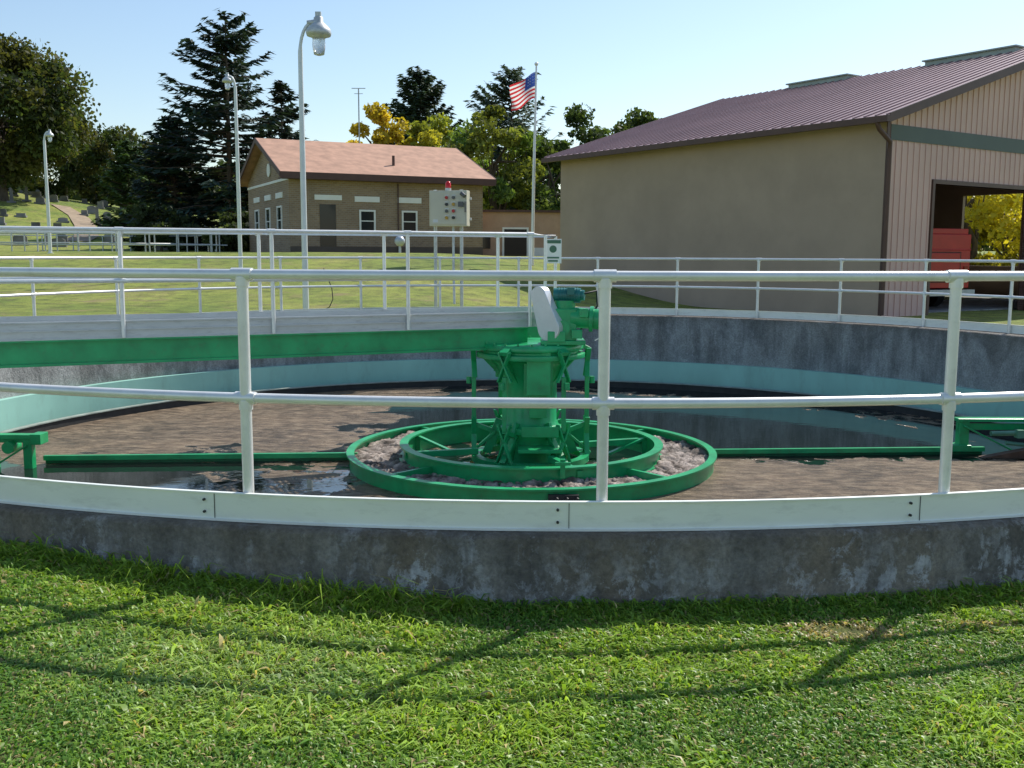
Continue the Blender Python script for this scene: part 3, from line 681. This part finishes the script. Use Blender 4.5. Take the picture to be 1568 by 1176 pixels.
m=M(); m.fr(AO,fa,ba,(1.35,2.35),(-.02,0),(.8,2.55)); m.fr(AO,fa,ba,(.3,.75),(-.02,0),(1.7,2.4)); m.obj('annex_door',[GLASS],HS)
m=M(); m.fr(AO,fa,ba,(1.27,1.35),(-.05,0),(.8,2.63)); m.fr(AO,fa,ba,(2.35,2.43),(-.05,0),(.8,2.63)); m.fr(AO,fa,ba,(1.35,2.35),(-.05,0),(2.55,2.63)); m.fr(AO,fa,ba,(2.43,3.2),(-.03,0),(1.2,1.75)); m.obj('annex_trim',[WPAINT],HS)
AN=empty('tv_antenna',(-8.9,60,3)); m=M(); m.cyl((-8.9,60,h1(-8.9,60)),(-8.9,60,10.9),.04,n=6); m.beam((-9.3,60,10.9),(-8.5,60,10.9),.04,.04); m.beam((-9.15,60,10.6),(-8.65,60,10.6),.03,.03); m.obj('mast',[GALV],AN)
# ------------------------------------------------------------ lamps
GLB=NT('lamp_glass'); GLB.fin((.85,.88,.9),.1); GLB.b.inputs['Transmission Weight'].default_value=.6; GLB=GLB.m
def lamp(x,y,zt,dx,sc_=1.):
    zb=h1(x,y)-.1 if math.hypot(x-CX,y-CY)>7.9 else .3
    E=empty('street_lamp',(x,y,zb)); m=M()
    k=sc_; path=[(x,y,zb),(x,y,(zb+zt)/2),(x,y,zt-.75*k)]
    for i in range(1,9):
        a=math.pi*i/8*.62; path.append((x+dx*.30*k*(1-math.cos(a)),y,zt-.75*k+.62*k*math.sin(a)))
    rr=[.062,.055,.045]+[.032]*8
    m.tube(path,rr,12); m.cyl((x,y,zb),(x,y,zb+.12),.11,n=16); m.obj('pole',[pm('pole_paint',(.74,.76,.75),.5,.2,.06,3)],E)
    hx=x+dx*.40*k; hz=zt-.02
    m=M(); K=lambda L:[(r*k,hz+z*k) for r,z in L]
    m.lathe(K([(0,.0),(.07,0),(.10,-.03),(.10,-.12),(.16,-.17),(.25,-.26),(.27,-.34),(.25,-.40),(.15,-.43),(.13,-.46),(0,-.46)]),(hx,y),24)
    m.box((hx,y,hz+.03*k),(.12*k,.1*k,.12*k)); m.cyl((hx-dx*.24*k,y,hz-.13*k),(hx+.0,y,hz-.1*k),.05*k,n=10); m.obj('lamp_head',[GALV],E)
    m=M(); m.lathe(K([(.135,-.46),(.14,-.6),(.11,-.78),(.05,-.80),(0,-.80)]),(hx,y),20); m.obj('refractor',[GLB],E)
lamp(-4.07,20.0,5.98,1,.9); lamp(-8.0,30,6.6,-1,.55); lamp(-16.3,36,5.7,1,.5)
# ------------------------------------------------------------ flagpole
fx,fy=.68,35.0; FP=empty('flagpole',(fx,fy,1)); m=M(); m.tube([(fx,fy,h1(fx,fy)),(fx+.03,fy,4),(fx+.10,fy,7.75)],[.06,.05,.03],12); m.lathe([(0,7.86),(.05,7.84),(.07,7.80),(.05,7.75),(0,7.73)],(fx+.10,fy),12); m.obj('pole',[pm('flagpole_white',(.8,.8,.8),.4,.2,.04,2)],FP)
m=M(); nu,nv=26,26; vs=[]
for i in range(nu+1):
    U=i/nu
    for j in range(nv+1):
        V_=j/nv
        vs.append((fx+.08-.84*U+.04*math.sin(V_*5+U*4)*U,fy+.16*math.sin(U*7+V_*2.5)*U**.5,7.5-.85*V_-.42*U**1.2+.05*math.sin(U*6+1)))
for i in range(nu):
    for j in range(nv):
        st=j//2
        mi=2 if (i<nu*.42 and st<7) else (0 if st%2==0 else 1)
        a_=i*(nv+1)+j; m.add([vs[a_],vs[a_+nv+1],vs[a_+nv+2],vs[a_+1]],[(0,1,2,3)],mi,True)
def cloth(n,c):
    t=NT(n); t.fin(c,.8); tr=t.N('ShaderNodeBsdfTranslucent'); tr.inputs[0].default_value=c+(1,); mx=t.N('ShaderNodeMixShader'); mx.inputs[0].default_value=.45
    t.L(t.b.outputs[0],mx.inputs[1]);t.L(tr.outputs[0],mx.inputs[2]);t.L(mx.outputs[0],t.n['Material Output'].inputs[0]); return t.m
for r_ in range(4):
    for q_ in range(4):
        i=int(1+q_*2.6); j=int(1+r_*3.3); p0=Vector(vs[i*(nv+1)+j]); m.add([p0+Vector((-.016,-.012,-.016)),p0+Vector((.016,-.012,-.016)),p0+Vector((.016,-.012,.016)),p0+Vector((-.016,-.012,.016))],[(0,1,2,3)],1)
m.obj('flag',[cloth('flag_red',(.6,.04,.05)),cloth('flag_white',(.85,.85,.85)),cloth('flag_blue',(.04,.08,.32))],FP)
# ------------------------------------------------------------ control panel
px_,py_=-1.27,20.15; CP=empty('control_panel',(px_,py_,2.4)); rz=R_(-12); ux=(math.cos(rz),math.sin(rz)); uy=(-ux[1],ux[0]); O=(px_,py_)
m=M(); m.fr(O,ux,uy,(-.38,.38),(0,.25),(2.03,2.72)); m.fr(O,ux,uy,(-.35,.35),(-.015,0),(2.06,2.69)); m.obj('enclosure',[BEIGE],CP,.008)
m=M()
for i in range(4):
    for j in range(2):
        a0=-.02+j*.14; z0=2.58-i*.13; q=(O[0]+ux[0]*a0-uy[0]*.015,O[1]+ux[1]*a0-uy[1]*.015,z0); q2=(q[0]-uy[0]*.04,q[1]-uy[1]*.04,z0); m.cyl(q,q2,.03,n=12,mi=(i+j*2)%4)
        m.fr(O,ux,uy,(a0-.04,a0+.04),(-.018,-.015),(z0+.04,z0+.055),4)
m.fr(O,ux,uy,(.22,.32),(-.06,-.015),(2.4,2.5),2); m.fr(O,ux,uy,(-.3,-.2),(-.018,-.015),(2.1,2.16),4)
m.fr(O,ux,uy,(.35,.37),(-.05,-.0),(2.3,2.5),2); m.cyl((O[0]+.27,O[1]-.1,2.66),(O[0]+.34,O[1]-.16,2.60),.04,n=10,mi=2)
m.obj('buttons',[simple('btn_red',(.5,.02,.02)),simple('btn_black',(.02,.02,.02)),simple('btn_grey',(.1,.1,.1)),simple('btn_amber',(.5,.28,.03)),simple('label_white',(.7,.7,.7))],CP)
m=M(); m.cyl((O[0],O[1]+.1,2.72),(O[0],O[1]+.1,2.77),.06,n=16,mi=1); m.lathe([(.055,2.77),(.055,2.86),(.03,2.90),(0,2.905)],(O[0],O[1]+.1),16); m.obj('red_beacon',[simple('beacon_red',(.7,.01,.01),.2),GALV],CP)
m=M()
for a0 in (-.34,.2): q=(O[0]+ux[0]*a0+uy[0]*.28,O[1]+ux[1]*a0+uy[1]*.28); m.cyl((q[0],q[1],.2),(q[0],q[1],2.75),.035,n=10)
m.fr(O,ux,uy,(-.4,.4),(.25,.31),(2.15,2.2)); m.fr(O,ux,uy,(-.4,.4),(.25,.31),(2.55,2.6))
m.tube([(O[0]+.1,O[1]+.1,2.03),(O[0]+.1,O[1]+.1,1.2),(O[0]+.12,O[1],.5)],.025,8); m.obj('stand',[GALV],CP)
CB=empty('power_cable',(-3.6,19.9,1)); m=M(); m.tube([(-3.69,19.9,1.2),(-3.62,19.9,1.05),(-3.53,19.88,.8),(-3.51,19.85,.6),(-3.57,19.8,.45),(-3.7,19.8,.38)],.009,8); m.obj('cable',[RUBBER],CB)
GM=empty('gas_meter',(-4.3,39,1.6)); m=M(); m.cyl((-4.3,39,1.1),(-4.3,39,1.8),.05,n=8); m.lathe([(0,2.15),(.12,2.12),(.2,2.0),(.2,1.9),(.12,1.78),(0,1.75)],(-4.3,39),18); m.obj('meter_body',[pm('meter_grey_blue',(.5,.55,.62),.4,.1)],GM)
# ------------------------------------------------------------ farther tank + railings at left
cc=(-19.8,44.5); zb=1.15
FT=empty('distant_tank',(cc[0],cc[1],1.2)); m=M()
m.ring(6.5,6.8,zb-.8,zb+.14,cc,96); m.obj('tank_wall',[pm('distant_concrete',(.2,.19,.17),.9,0,.3,1)],FT)
RT=empty('distant_railing',(cc[0],cc[1],1.8)); m=M()
for z in (zb+.14+1.0,zb+.14+.55): m.tube([(cc[0]+6.65*math.cos(t),cc[1]+6.65*math.sin(t),z) for t in np.linspace(0,2*math.pi,97)[:-1]],.028,6,closed=True)
for k in range(30):
    t=2*math.pi*k/30; m.cyl((cc[0]+6.65*math.cos(t),cc[1]+6.65*math.sin(t),zb+.1),(cc[0]+6.65*math.cos(t),cc[1]+6.65*math.sin(t),zb+1.14),.028,n=6)
for yy in (41.5,42.6):
    for z in (zb+1.1,zb+.65): m.cyl((-26,yy,z),(-12.0,yy+.4,z),.028,n=6)
    for k in range(11): m.cyl((-25.8+k*1.35,yy+.03*k,zb+.2),(-25.8+k*1.35,yy+.03*k,zb+1.1),.028,n=6)
m.obj('rails',[GALV],RT)
m=M(); m.box((-19,42.2,1.42),(13.5,1.0,.14)); m.obj('walkway',[DARK],RT)
# ------------------------------------------------------------ cemetery
m=M(); r=random.Random(5)
for row in range(10):
    yy=56+row*4.4
    for k in range(22):
        if r.random()<.36: continue
        yk=yy+r.uniform(-1.5,1.5)
        xx=-.62*yk+k*1.35+r.uniform(-.5,.5)
        if xx>-.27*yk-2: continue
        z=h1(xx,yk); ww=r.uniform(.3,.75);hh=r.uniform(.35,.85);rz=r.uniform(-.15,.15)+.3
        m.box((xx,yk,z+.06),(ww+.2,.4,.14),rz)
        cz=math.cos(rz);sz=math.sin(rz); kind=r.random()
        if kind<.5: pts=[(-ww/2,.12),(ww/2,.12),(ww/2,hh*.8),(ww*.3,hh*.95),(0,hh),(-ww*.3,hh*.95),(-ww/2,hh*.8)]
        elif kind<.8: pts=[(-ww/2,.12),(ww/2,.12),(ww/2,hh*.75),(-ww/2,hh*.75)]
        else: pts=[(-.13,.12),(.13,.12),(.1,hh*1.5),(0,hh*1.65),(-.1,hh*1.5)]
        m.ext([(xx+s*cz,yk+s*sz,z+q) for s,q in pts],(-sz*.2,cz*.2,0))
m.obj('gravestones',[STONE])
m=M(); P=[(-26.5,62),(-27.5,66),(-30,72),(-33,78),(-37,84)]
L_=[]
for (x,y) in P: L_+= [(x-.8,y,h1(x-.8,y)+.05),(x+.8,y,h1(x+.8,y)+.05)]
m.add(L_,[(2*i,2*i+1,2*i+3,2*i+2) for i in range(len(P)-1)]); m.obj('dirt_path',[DIRT])
# ------------------------------------------------------------ light + camera
el,az=R_(45),R_(40)
sd=Vector((math.sin(az)*math.cos(el),math.cos(az)*math.cos(el),math.sin(el)))
sun=bpy.data.lights.new('sun','SUN'); sun.energy=5.0; sun.angle=R_(.5); sun.color=(1,.95,.87)
so=bpy.data.objects.new('sun',sun); so.rotation_euler=(-sd).to_track_quat('-Z','Y').to_euler(); so.location=(10,10,30); sc.collection.objects.link(so)
wd=bpy.data.worlds.new('World'); sc.world=wd; wd.use_nodes=True; nt=wd.node_tree
sk=nt.nodes.new('ShaderNodeTexSky'); sk.sky_type='NISHITA'; sk.sun_disc=False; sk.sun_elevation=el; sk.sun_rotation=az; sk.air_density=1.15; sk.dust_density=.6; sk.ozone_density=2.2
nt.links.new(sk.outputs[0],nt.nodes['Background'].inputs[0]); nt.nodes['Background'].inputs[1].default_value=.15
cam=bpy.data.cameras.new('camera'); cam.sensor_width=36; cam.lens=36*1550/1568; cam.clip_end=5000; cam.clip_start=.05
co=bpy.data.objects.new('camera',cam); sc.collection.objects.link(co)
co.matrix_world=Matrix.Translation((0,0,1.5))@Matrix.Rotation(R_(90-7.35),4,'X')@Matrix.Rotation(R_(.2),4,'Z')
sc.camera=co
sc.view_settings.view_transform='Standard'; sc.view_settings.look='None'; sc.view_settings.exposure=0
